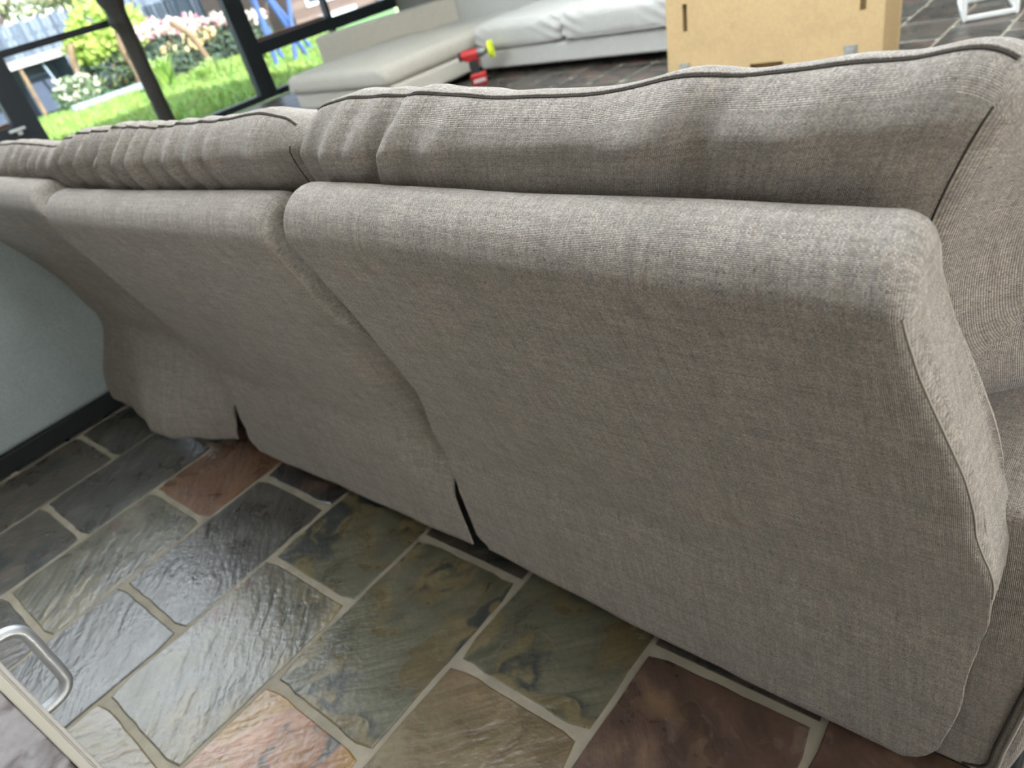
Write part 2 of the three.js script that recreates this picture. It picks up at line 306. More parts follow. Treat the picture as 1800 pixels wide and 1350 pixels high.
// ---------------------------------------------------------------- the grey-brown sofa seen from behind
const sofa = thing('reclining_sofa', 'long grey-brown woven fabric sofa turned with its panelled back towards the slate floor', 'sofa');
function backPanel(xl, xr, yBottom, zPush, seed, drop, tuck) {
  // closed outline in (z, y): bottom of the hanging flap, up the sloped back, over the rounded top, down inside
  const zf = (y) => (y > 0.29 ? -0.57 + (y - 0.29) * 0.302 : -0.57);
  const prof = [], add = (z, y, r) => prof.push([z, y, r]);
  add(-0.574, 0.05, 0.002);
  for (let i = 0; i <= 24; i++) add(-0.57, 0.05 + 0.01 * i, 0.002);
  for (let i = 1; i <= 26; i++) { const y = 0.29 + i * (0.745 - 0.29) / 26; add(zf(y) - 0.004 * Math.sin(Math.PI * Math.min(1, Math.max(0, (y - 0.29) / 0.455))) + 0.006 * Math.exp(-(((y - 0.3) / 0.05) ** 2)) * 0, y, lerp(0.002, 0.013, smooth(0.34, 0.46, y))); }
  const zc = zf(0.745) - 0.048, yc = 0.748;
  for (let i = 1; i <= 14; i++) { const a = -0.1 + (i / 14) * (Math.PI + 0.1) ; add(zc + 0.048 * Math.cos(a), yc + 0.05 * Math.sin(a), lerp(0.015, 0.022, smooth(-0.1, 0.8, a))); }
  for (let i = 1; i <= 10; i++) { const y = 0.748 - i * (0.748 - 0.46) / 10; add(zf(y) - 0.1, y, lerp(0.022, 0.013, smooth(1, 4, i))); }
  for (let i = 1; i <= 5; i++) { const t = i / 5; add(lerp(zf(0.46) - 0.1, zf(0.35) - 0.005, t), lerp(0.46, 0.35, t), lerp(0.012, 0.002, t)); }
  for (let i = 1; i <= 6; i++) { const y = lerp(0.35, 0.08, i / 6); add(zf(y) - 0.004, y, 0.002); }
  const n = prof.length, nor = prof.map((_, i) => { const a = prof[(i + n - 1) % n], b = prof[(i + 1) % n], dz = b[0] - a[0], dy = b[1] - a[1], l = Math.hypot(dz, dy) || 1; return [dy / l, -dz / l]; });  // outward: front is +z
  const arc = [0]; for (let i = 1; i <= n; i++) { const a = prof[i - 1], b = prof[i % n]; arc.push(arc[i - 1] + Math.hypot(a[0] - b[0], a[1] - b[1])); }
  const rings = [], R = 5;
  for (let k = 0; k < R; k++) rings.push([0, (Math.PI / 2) * k / R]);
  const NX = 60; for (let k = 0; k <= NX; k++) rings.push([k / NX, Math.PI / 2]);
  for (let k = R - 1; k >= 0; k--) rings.push([1, (Math.PI / 2) * k / R]);
  const place = (i, f, phi) => {
    const [z0, y0, r] = prof[i], off = r * (1 - Math.sin(phi)), [nz, ny] = nor[i];
    let z = z0 - nz * off, y = y0 - ny * off;
    const l = xl(y0), rr = xr(y0), inset = r * (1 - Math.cos(phi)), x = f <= 0 ? l + inset * 0 + r * (1 - Math.cos(Math.PI / 2 - phi)) * 0 + r - r * Math.cos(phi) : f >= 1 ? rr - (r - r * Math.cos(phi)) : lerp(l + r, rr - r, f);
    const xx = f <= 0 ? l + r * (1 - Math.cos(phi)) : f >= 1 ? rr - r * (1 - Math.cos(phi)) : x;
    if (y < 0.29) y = 0.29 - (0.29 - y) * (0.29 - yBottom(xx)) / 0.24;
    if (y0 > 0.4) y -= drop(xx) * (y0 - 0.4) / 0.4;
    const low = 1 - smooth(0.05, 0.36, y0);
    if (tuck) z -= tuck * smooth(rr - 0.16, rr - 0.03, xx) * smooth(0.17, 0.32, y0) * (1 - smooth(0.42, 0.62, y0)) + (tuck < 0.02 ? 0.02 : 0.012) * smooth(rr - 0.5, rr - 0.1, xx) * smooth(0.2, 0.4, y0);
    if (tuck < 0.02) z -= 0.05 * smooth(0.76, 0.42, y0) * smooth(0.12, 0.3, y0);
    z += zPush(xx) * low * low + 0.0022 * noise2(xx * 9, y0 * 9, seed) + 0.004 * low * noise2(xx * 5, y0 * 3, seed + 3) + 0.0012 * noise2(xx * 26, y0 * 26, seed + 8);
    return [xx, y, z];
  };
  const pos = [], uv = [], idx = [];
  rings.forEach(([f, phi]) => { for (let i = 0; i <= n; i++) { const p = place(i % n, f, phi); pos.push(...p); uv.push(p[0] / WEAVE, arc[i] / WEAVE); } });
  const w = n + 1;
  for (let k = 0; k < rings.length - 1; k++) for (let i = 0; i < n; i++) { const a = k * w + i, b = a + 1, c = a + w, d = c + 1; idx.push(a, c, b, b, c, d); }
  const thick = prof.map((_, i) => i).filter((i) => prof[i][2] > 0.0035);
  const flat = thick.map((i) => { const p = place(i, 1, 0); return new THREE.Vector2(p[2], p[1]); }), tri = THREE.ShapeUtils.triangulateShape(flat, []);
  for (const end of [0, 1]) {
    const o = pos.length / 3;
    for (const i of thick) { const p = place(i, end, 0); pos.push(...p); uv.push(p[2] / WEAVE, p[1] / WEAVE); }
    for (const [a, b, c] of tri) end ? idx.push(o + a, o + c, o + b) : idx.push(o + a, o + b, o + c);
  }
  const g = new THREE.BufferGeometry(); g.setAttribute('position', new THREE.Float32BufferAttribute(pos, 3)); g.setAttribute('uv', new THREE.Float32BufferAttribute(uv, 2)); g.setIndex(idx); g.computeVertexNormals();
  const seamPts = []; for (let i = 0; i < n; i++) if (prof[i][2] > 0.004 && i < 25 + 26 + 1) seamPts.push(place(i, 1, Math.PI * 0.25));
  const seamL = []; for (let i = 0; i < n; i++) if (prof[i][2] > 0.004 && i < 25 + 26 + 1) seamL.push(place(i, 0, Math.PI * 0.25));
  return { g, seam: tube(seamPts, 0.0011, 120, 6), seamL: tube(seamL, 0.0011, 120, 6) };
}
const corner = (y, y0, r) => (y < y0 ? r * (1 - Math.sqrt(Math.max(0, 1 - ((y0 - y) / r) ** 2))) : 0);
const PANELS = [
  { xl: (y) => -0.827 + curve([[0.05, -0.045], [0.29, -0.042], [0.47, 0.008], [0.6, 0.006], [0.8, 0]])(y) + corner(y, 0.085, 0.02), xr: (y) => curve([[0.05, -0.112], [0.2, -0.088], [0.34, -0.072], [0.4, -0.068], [0.49, -0.081], [0.77, -0.12]])(y) - corner(y, 0.1, 0.055), yb: curve([[-0.88, 0.056], [-0.67, 0.042], [-0.4, 0.026], [-0.2, 0.014]]), push: () => 0, seed: 3, drop: curve([[-0.83, 0], [-0.41, 0.011], [-0.1, 0.017]]) },
  { xl: (y) => curve([[0.05, -1.722], [0.13, -1.69], [0.25, -1.66], [0.32, -1.656], [0.5, -1.705], [0.67, -1.735], [0.78, -1.715]])(y) + corner(y, 0.1, 0.035), tuck: 0.05, xr: (y) => curve([[0.05, -0.888], [0.15, -0.892], [0.22, -0.885], [0.3, -0.862], [0.42, -0.845], [0.52, -0.875], [0.6, -0.9], [0.8, -0.9]])(y), yb: curve([[-1.75, 0.032], [-1.2, 0.045], [-0.88, 0.055]]), push: () => 0, seed: 7, drop: () => 0.019 },
  { xl: () => -2.514, tuck: 0.012, xr: (y) => curve([[0.05, -1.79], [0.13, -1.732], [0.22, -1.684], [0.3, -1.684], [0.5, -1.738], [0.67, -1.775], [0.8, -1.82]])(y), yb: curve([[-2.6, 0.04], [-2.15, 0.026], [-1.75, 0.038]]), push: curve([[-2.6, 0.05], [-2.4, 0.045], [-2.27, 0.06], [-2.15, 0.084], [-2.05, 0.078], [-1.92, 0.035], [-1.78, -0.004]]), seed: 12, drop: curve([[-2.2, -0.003], [-1.75, 0.01]]) },
];
for (const p of PANELS) {
  const b = backPanel(p.xl, p.xr, p.yb, p.push, p.seed, p.drop, p.tuck), m = part('back_panel', b.g, M.fabric, sofa);
  part('edge_seam', b.seam, M.stitch, m, 'pale stitched seam'); part('edge_seam', b.seamL, M.stitch, m, 'pale stitched seam');
}
{
  const body = part('seat_base', box(-2.5, -0.16, 0.1, 0.43, -1.45, -0.66, 0.03), M.fabric, sofa); metreUv(body.geometry, WEAVE);
  part('plinth', box(-0.155, -0.03, 0, 0.04, -1.38, -0.6, 0.006), M.blackMetal, sofa);
  part('mechanism', box(-2.45, -0.17, 0.004, 0.1, -1.4, -0.64, 0.004), M.blackMetal, sofa);
  for (const [x, z] of [[-2.3, -0.67], [-1.72, -0.67], [-0.85, -0.67], [-0.215, -0.635], [-2.3, -1.3], [-0.3, -1.3]]) part('foot', box(x - 0.05, x + 0.05, 0, 0.055, z - 0.05, z + 0.05, 0.006), M.blackMetal, sofa);
  // the arm at the open end: a bevelled block with a double seam down its rear corner
  const s = new THREE.Shape([[-0.16, 0.035], [-0.075, 0.035], [-0.052, 0.05], [-0.042, 0.1], [-0.02, 0.24], [0.02, 0.4], [0.0, 0.44], [-0.16, 0.445]].map((q) => new THREE.Vector2(...q)));
  const ag = new THREE.ExtrudeGeometry(s, { depth: 0.8, bevelEnabled: true, bevelThickness: 0.014, bevelSize: 0.014, bevelSegments: 4, steps: 8 });
  ag.translate(0, 0, -1.4); metreUv(ag, WEAVE);
  const arm = part('arm', ag, M.fabric, sofa);
  for (const d of [0.0, 0.009]) part('seam', tube([[-0.075 - d, 0.034, -0.586], [-0.054 - d, 0.046, -0.585], [-0.045 - d, 0.1, -0.585], [-0.024 - d, 0.24, -0.585], [0.012 - d, 0.39, -0.585]], 0.0022, 40, 6), d ? M.thread : M.stitch, arm, d ? 'dark seam line' : 'pale seam ridge');
}

// ---------------------------------------------------------------- loose back cushions
function cushion(name, label, o) {
  // a pillow from a rounded box: (a, b, c) in [-1, 1], c = +1 faces the camera side, b = +1 is the top
  const { W, H, D, at, tilt = 0, shift = 0, taper = 0, wr, seed } = o, E = 14;
  const t = thing(name, label, 'cushion', at, o.turn ?? 0, 'loose back cushions of the grey-brown sofa');
  const f = (a, b, c, lift = 0) => {
    const F = 4.6, s1 = Math.pow(Math.abs(b) ** F + Math.abs(c) ** F, 1 / F) || 1, m1 = Math.max(Math.abs(b), Math.abs(c)), n1 = m1 / s1;   // round the long edges more than the ends
    const s = Math.pow(Math.abs(a) ** E + m1 ** E, 1 / E), x = a / s, y = b * n1 / m1 / s * m1 || 0, z = c * n1 / m1 / s * m1 || 0;
    const ears = 1 + 0.012 * (Math.abs(x) * Math.abs(y));
    let px = x * W / 2 * ears, py = y * H / 2 * ears, pz = z * D / 2;
    const bulge = (1 - Math.min(1, x * x)) ** 0.7 * (1 - Math.min(1, y * y)) ** 0.7;
    pz += Math.sign(z) * 0.02 * bulge * Math.abs(z);
    const up = Math.max(0, y);
    py += (o.crown ?? 0.012) * up ** 6 * (1 - x * x) * Math.exp(-(((z - 0.62) / 0.35) ** 2));
    py -= up ** 2 * 0.3 * D / 2 * (1 - z) * 1.05;
    px += Math.sign(x) * 0.014 * Math.abs(x) ** 6 * (1 - y * y) * (1 - 0.4 * z * z);
    const w = wr(x, y, z);                                // wrinkles push in and out, strongest at the seams
    pz += w * Math.max(0, z) ** 3 * smooth(0.25, 0.7, y); py += 0.22 * w * up ** 5; px += 0.3 * w * x;
    const big = noise2(px * 7 + seed, py * 7 + pz * 5, seed); pz += 0.006 * big * Math.abs(z); py += 0.005 * big * up ** 4 + (o.sag ? o.sag(x) : 0) * up ** 3;
    const len = Math.hypot(x, y, z); px += lift * x / len; py += lift * y / len; pz += lift * z / len;
    px += shift * (1 - y) * smooth(-0.2, 0.95, z) * smooth(-2.2, 1, y);
    pz += 0.55 * Math.min(0, py - (H / 2 - 0.05)) - 0.008 * smooth(H / 2 - 0.05, H / 2, py) * Math.max(0, z);
    return [px, py, pz];
  };
  const pos = [], uv = [], idx = [];
  const faces = [[0, 1, 2, 1, 84, 48], [0, 1, 2, -1, 30, 20], [0, 2, 1, 1, 84, 24], [0, 2, 1, -1, 20, 8], [2, 1, 0, 1, 24, 48], [2, 1, 0, -1, 24, 48]];
  for (const [iu, iv, iw, sgn, nu, nv] of faces) {
    const base = pos.length / 3;
    for (let j = 0; j <= nv; j++) for (let i = 0; i <= nu; i++) {
      const q = [0, 0, 0]; const sp = (t) => { const k = t * 2 - 1; return Math.sign(k) * (1 - Math.pow(1 - Math.abs(k), 1.3)); };
      q[iu] = sp(i / nu); q[iv] = sp(j / nv); q[iw] = sgn; const p = f(...q); pos.push(...p); const dim = [W, H, D]; uv.push(q[iu] * dim[iu] / 2 / WEAVE, q[iv] * dim[iv] / 2 / WEAVE + (iv === 2 ? 0.3 : 0));
    }
    const handed = ((iu === 0 && iv === 1) || (iu === 1 && iv === 2) || (iu === 2 && iv === 0)) === (sgn > 0);
    for (let j = 0; j < nv; j++) for (let i = 0; i < nu; i++) { const a = base + j * (nu + 1) + i, b = a + 1, c = a + nu + 1, d = c + 1; handed ? idx.push(a, b, d, a, d, c) : idx.push(a, d, b, a, c, d); }
  }
  const g = new THREE.BufferGeometry(); g.setAttribute('position', new THREE.Float32BufferAttribute(pos, 3)); g.setAttribute('uv', new THREE.Float32BufferAttribute(uv, 2)); g.setIndex(idx); g.computeVertexNormals();
  part('cover', g, M.fabric, t);
  const line = (fn, n = 120) => { const l = []; for (let i = 0; i <= n; i++) l.push(fn(i / n)); return l; };
    part('seam', tube(line((k) => f(lerp(-0.985, 0.985, k), 1, 0.72, 0.0001), 160), 0.0009, 400, 6), M.thread, t, 'dark seam line');
  part('piping', clothTube(line((k) => f(lerp(-0.985, 0.985, k), 1, 0.69, 0.0004), 160), 0.0015, 400, 6), M.fabric, t);
  for (const s of [-1, 1]) part('seam', tube(line((k) => f(s, lerp(-0.9, 0.985, k), 0.99, -0.0003), 60), 0.0009, 120, 6), M.thread, t, 'dark seam line');
  part('seam', tube(line((k) => f(1, lerp(-0.95, 0.98, k), -0.93, 0.0003), 60), 0.002, 120, 6), M.thread, t, 'dark seam line');
  t.rotation.x = tilt; return t;
}
const folds = (x, y, z, list) => { let w = 0; for (const [c, slope, wid, amp, reach] of list) { const d = (x - c - slope * (1 - y)) / wid, e = Math.exp(-Math.max(0, 0.75 - y) / reach); w += 1.7 * amp * Math.exp(-d * d) * e; } return w; };
cushion('back_cushion', 'nearest back cushion, plump and mostly smooth, above the open end of the sofa', {
  W: 0.755, H: 0.44, D: 0.2, at: [-0.447, 0.656, -0.603], tilt: 0, shift: -0.11, seed: 2, crown: 0.01,
  sag: curve([[-1, 0.012], [-0.82, 0.016], [-0.5, 0.01], [-0.1, -0.004], [0.15, -0.008], [0.4, -0.002], [0.55, -0.002], [0.78, 0.001], [0.9, 0.008], [1, 0.002]]),
  wr: (x, y, z) => folds(x, y, z, [[-0.72, -0.16, 0.05, 0.009, 0.35], [-0.58, -0.22, 0.05, 0.008, 0.3], [-0.42, -0.25, 0.05, 0.008, 0.25], [-0.25, -0.2, 0.05, 0.006, 0.22], [-0.5, -0.2, 0.03, -0.006, 0.3], [0.36, -0.1, 0.07, 0.006, 0.2], [0.5, -0.1, 0.05, -0.008, 0.25], [0.68, -0.05, 0.06, 0.005, 0.3], [-0.9, -0.05, 0.04, 0.006, 0.5]]),
});
cushion('back_cushion', 'deeply creased back cushion in the middle of the sofa back', {
  W: 0.87, H: 0.44, D: 0.2, at: [-1.286, 0.656, -0.605], tilt: 0, shift: -0.07, seed: 15, crown: 0.012,
  sag: curve([[-1, -0.006], [-0.7, 0.002], [-0.3, 0.004], [0.1, -0.002], [0.5, -0.002], [0.75, 0.006], [0.9, 0.004], [1, -0.008]]),
  wr: (x, y, z) => 1.35 * folds(x, y, z, [[-0.85, -0.2, 0.035, 0.012, 0.6], [-0.68, -0.26, 0.035, 0.012, 0.5], [-0.52, -0.28, 0.03, 0.01, 0.4], [-0.28, -0.16, 0.03, 0.014, 0.9], [-0.16, -0.05, 0.028, 0.011, 0.8], [-0.04, -0.02, 0.028, 0.013, 1.0], [0.1, 0.0, 0.026, 0.009, 0.8], [0.25, 0.02, 0.03, 0.008, 0.7], [0.42, 0.0, 0.03, 0.008, 0.5], [0.55, 0.0, 0.03, 0.006, 0.5], [0.8, 0.06, 0.04, 0.006, 0.7], [-0.4, -0.2, 0.03, -0.009, 0.6], [-0.1, -0.04, 0.02, -0.007, 0.8], [0.04, 0, 0.02, -0.006, 0.8], [-0.95, -0.03, 0.03, 0.012, 0.9]]),
});
cushion('back_cushion', 'farthest back cushion, crumpled, tucked against the window end of the sofa', {
  W: 0.75, H: 0.43, D: 0.2, at: [-2.12, 0.645, -0.622], tilt: 0, shift: -0.07, seed: 31, crown: 0.01,
  sag: curve([[0, 0.008], [0.5, 0], [0.75, -0.006], [1, 0.004]]),
  wr: (x, y, z) => folds(x, y, z, [[0.3, -0.2, 0.035, 0.012, 0.6], [0.45, -0.2, 0.035, 0.012, 0.6], [0.58, -0.15, 0.03, 0.01, 0.6], [0.72, -0.12, 0.03, 0.01, 0.6], [0.1, -0.2, 0.04, 0.01, 0.6], [0.85, -0.05, 0.03, 0.006, 0.6], [-0.2, -0.2, 0.05, 0.01, 0.6]]),
});

// ---------------------------------------------------------------- grey upholstered unit at the far end of the sofa
{
  const t = thing('upholstered_ottoman', 'tall blue-grey felted upholstered block on a black plinth beside the sofa flap', 'ottoman');
  const g = new RoundedBoxGeometry(0.62, 0.57, 1.5, 4, 0.02); g.translate(-2.83, 0.341, 0.12); part('body', metreUv(g, 0.4), M.felt, t);
  part('plinth', box(-3.1, -2.512, 0, 0.058, -0.6, 0.84, 0.004), M.blackMetal, t);
}

// ---------------------------------------------------------------- kitchen unit by the camera, with its drawer edge and bow handle
{
  const t = thing('kitchen_cabinet', 'cream-edged kitchen cabinet with a speckled end panel near the lower picture corner', 'cabinet', [-0.7, 0, 0.0485], 0.066);
  const marble = maps(512, (u, v) => { const wx = fbm(u * 4, v * 4, 4, 4, 3, 4), n = fbm(u * 6 + wx * 2, v * 6, 6, 6, 7, 5), m = smooth(0.42, 0.58, n), s = fbm(u * 50, v * 50, 50, 50, 5, 3); const k = 0.85 + 0.3 * s; return [lerp(0.07, 0.34, m) * k, lerp(0.05, 0.33, m) * k, lerp(0.055, 0.35, m) * k, n, 0.3]; });
  const cream = std({ color: rgb(0.5, 0.475, 0.41), roughness: 0.45 }), white = std({ color: rgb(0.48, 0.45, 0.42), roughness: 0.5 });
  const front = part('drawer_front', merge([box(-0.6, 0.0, 0.3, 0.88, 0, 0.0034, 0.0012), box(-0.6, -0.002, 0.3, 0.88, 0.0034, 0.0048)]), white, t);
  part('edge_band', box(-0.6, 0.001, 0.02, 0.88, 0.0048, 0.0135, 0.002), cream, t);
  part('carcass', box(-0.6, -0.02, 0.02, 0.88, 0.0135, 0.62), cream, t);
  part('end_panel', metreUv(box(-0.02, -0.002, 0.0, 0.88, 0.0135, 0.64, 0.002), 0.28), std({ map: marble.map, roughness: 0.35 }), t, 'mauve and white speckled panel');
  part('worktop', box(-0.62, 0.0, 0.88, 0.91, 0.02, 0.66, 0.005), std({ map: marble.map, roughness: 0.3 }), t);
  part('handle', tube([[-0.012, 0.503, 0.006], [-0.012, 0.503, -0.012], [-0.012, 0.506, -0.021], [-0.012, 0.513, -0.0265], [-0.012, 0.524, -0.028], [-0.012, 0.55, -0.028], [-0.012, 0.573, -0.028], [-0.012, 0.584, -0.0265], [-0.012, 0.591, -0.021], [-0.012, 0.594, -0.012], [-0.012, 0.594, 0.006]], 0.0058, 90, 14), std({ color: rgb(0.36, 0.37, 0.38), roughness: 0.5, metalness: 0.8 }), front, 'worn satin metal bow handle');
}

// ---------------------------------------------------------------- low pale corner sofa across the room
{
  const O = [-4.5, 0, -4.6], turn = -0.09;
  const t = thing('corner_sofa', 'low off-white corner sofa with a chaise end by the window wall', 'sofa', O, turn);
  part('base', metreUv(box(0.02, 2.7, 0.05, 0.185, -1.0, 0, 0.02), 0.5), M.linen, t);
  part('base', metreUv(box(-1.6, -0.06, 0.05, 0.185, -1.0, 0.82, 0.025), 0.5), M.linenWarm, t);
  const prism = (pts, y0, y1) => { const s = new THREE.Shape(pts.map(([x, z]) => new THREE.Vector2(x, -z))); const g = new THREE.ExtrudeGeometry(s, { depth: y1 - y0 - 0.03, bevelEnabled: true, bevelSize: 0.015, bevelThickness: 0.015, bevelSegments: 3 }); g.rotateX(-Math.PI / 2); g.translate(0, y0 + 0.015, 0); return metreUv(g, 0.5); };
  part('corner_backrest', prism([[-1.93, 0.22], [-1.3, -0.55], [-1.16, -0.9], [-1.36, -1.02], [-1.5, -0.66], [-2.08, 0.06]], 0.05, 0.53), M.linenWarm, t);
  part('backrest', prism([[-1.14, -0.9], [2.7, -0.95], [2.7, -1.15], [-1.3, -1.1]], 0.05, 0.52), M.linen, t);
  part('corner_seat', prism([[-1.36, -0.56], [-1.32, -0.53], [-0.02, -0.53], [-0.02, -0.9], [-1.14, -0.9]], 0.187, 0.325), M.linen, t);
  for (const [x, z] of [[0.1, -0.1], [2.5, -0.1], [-0.2, 0.7], [-1.45, 0.7], [2.5, -0.9]]) part('foot', box(x - 0.03, x + 0.03, 0, 0.055, z - 0.03, z + 0.03, 0.005), M.blackMetal, t);
  const seat = (label, x0, x1, z0, z1, y1, mat, seed, crease) => {
    const c = thing('seat_cushion', label, 'cushion', O, turn, 'seat cushions of the off-white corner sofa');
    const g = new RoundedBoxGeometry(x1 - x0, y1 - 0.185, z1 - z0, 9, 0.055), P = g.attributes.position;
    const W = x1 - x0, D = z1 - z0;
    const g2 = new THREE.BoxGeometry(W, y1 - 0.185, D, 60, 10, 40), Q = g2.attributes.position, H = y1 - 0.185;
    for (let i = 0; i < Q.count; i++) {
      let a = Q.getX(i) / W * 2, b = Q.getY(i) / H * 2, d = Q.getZ(i) / D * 2; const r = 0.06, hx = W / 2 - r, hy = H / 2 - r, hz = D / 2 - r;
      let x = a * W / 2, y = b * H / 2, z = d * D / 2; const ix = Math.max(-hx, Math.min(hx, x)), iy = Math.max(-hy, Math.min(hy, y)), iz = Math.max(-hz, Math.min(hz, z));
      const dx = x - ix, dy = y - iy, dz = z - iz, l = Math.hypot(dx, dy, dz) || 1; x = ix + dx / l * r; y = iy + dy / l * r; z = iz + dz / l * r;
      if (b > 0) y += 0.02 * (1 - a ** 4) * (1 - d ** 4) * b;
      const e = crease * Math.exp(-((1 - Math.abs(a)) / 0.28)) * Math.sin((x * 1.2 + y * 2.4) * 34 + seed) * Math.max(0, d);
      z += 0.012 * e + 0.004 * noise2(x * 8 + seed, y * 8, seed); y += 0.006 * noise2(x * 5 + seed, z * 5, seed + 3);
      Q.setXYZ(i, x + (x0 + x1) / 2, y + 0.186 + H / 2, z + (z0 + z1) / 2);
    }
    g2.computeVertexNormals(); part('cover', metreUv(g2, 0.5), mat, c);
    part('seam', tube([[x0 + 0.05, 0.215, z1 + 0.003], [(x0 + x1) / 2, 0.21, z1 + 0.004], [x1 - 0.05, 0.215, z1 + 0.003]], 0.003, 30, 6), mat, c);
    return c;
  };
  seat('pale seat cushion beside the chaise with the drill standing before it', 0.02, 0.95, -0.92, 0.02, 0.375, M.linen, 2, 1);
  seat('pale seat cushion half hidden by the tan box', 0.97, 1.95, -0.94, 0.03, 0.385, M.linen, 5, 1.2);
  seat('long pale chaise cushion pointing towards the garden windows', -1.62, -0.08, -0.5, 0.86, 0.335, M.linenWarm, 9, 0.5);
  const pad = thing('scrub_pad', 'yellow round scrub pad lying on the pale seat cushion', 'brush', [-3.4, 0.415, -4.78], 0.2);
  part('disc', new THREE.CylinderGeometry(0.05, 0.055, 0.02, 28), std({ color: rgb(0.72, 0.78, 0.06), roughness: 0.8 }), pad);
  part('stud', new THREE.CylinderGeometry(0.012, 0.012, 0.03, 12).translate(0, 0.02, 0), std({ color: rgb(0.1, 0.1, 0.1), roughness: 0.6 }), pad);
}

// ---------------------------------------------------------------- cordless drill with a round scrubbing brush
{
  const red = std({ color: rgb(0.5, 0.03, 0.03), roughness: 0.4 }), black = std({ color: rgb(0.02, 0.02, 0.022), roughness: 0.6 }), neon = std({ color: rgb(0.75, 0.85, 0.03), roughness: 0.8 }), grey = std({ color: rgb(0.22, 0.22, 0.22), roughness: 0.4, metalness: 0.5 });
  const t = thing('cordless_drill', 'red and black cordless drill with a yellow scrubbing brush standing on the slate', 'drill', [-4.3, 0, -4.37], 0.69);
  const b = part('battery', box(-0.062, 0.052, 0, 0.05, -0.04, 0.04, 0.01), red, t); part('battery_panel', box(-0.05, 0.045, 0.018, 0.042, 0.036, 0.043, 0.003), std({ color: rgb(0.45, 0.42, 0.42), roughness: 0.5 }), b, 'pale label panel');
  part('foot', box(-0.066, 0.056, 0.05, 0.085, -0.042, 0.042, 0.012), red, t);
  const hs = new THREE.Shape([[-0.052, 0.08], [0.0, 0.08], [0.012, 0.185], [-0.045, 0.19]].map((p) => new THREE.Vector2(...p)));
  part('handle', new THREE.ExtrudeGeometry(hs, { depth: 0.028, bevelEnabled: true, bevelSize: 0.008, bevelThickness: 0.008, bevelSegments: 3 }).translate(0, 0, -0.014), black, t);
  part('trigger', box(0.008, 0.026, 0.145, 0.18, -0.01, 0.01, 0.005), red, t);
  part('motor_housing', merge([new THREE.CapsuleGeometry(0.037, 0.085, 6, 18).rotateZ(Math.PI / 2).translate(-0.035, 0.222, 0), box(-0.08, 0.02, 0.178, 0.215, -0.028, 0.028, 0.01)]), red, t);
  part('vent', new THREE.CylinderGeometry(0.03, 0.034, 0.018, 18).rotateZ(Math.PI / 2).translate(-0.112, 0.222, 0), black, t);
  part('chuck', new THREE.LatheGeometry([[0.034, 0], [0.036, 0.03], [0.026, 0.05], [0.018, 0.075], [0.01, 0.078]].map((p) => new THREE.Vector2(...p)), 20).rotateZ(-Math.PI / 2).translate(0.03, 0.222, 0), grey, t);
  const br = part('brush_disc', new THREE.CylinderGeometry(0.062, 0.055, 0.02, 32).rotateZ(Math.PI / 2).translate(0.127, 0.222, 0), neon, t, 'neon yellow brush head');
  const bristles = []; for (let k = 0; k < 60; k++) { const a = k * 2.4, r = 0.06 * Math.sqrt(k / 60); bristles.push(bar([0.136, 0.222 + r * Math.cos(a), r * Math.sin(a)], [0.158, 0.222 + r * 1.06 * Math.cos(a), r * 1.06 * Math.sin(a)], 0.0035, 5)); }
  const bm = part('bristles', merge(bristles), neon, br); bm.userData.kind = 'stuff';
  part('shaft', bar([0.1, 0.222, 0], [0.125, 0.222, 0], 0.006), grey, t);
}

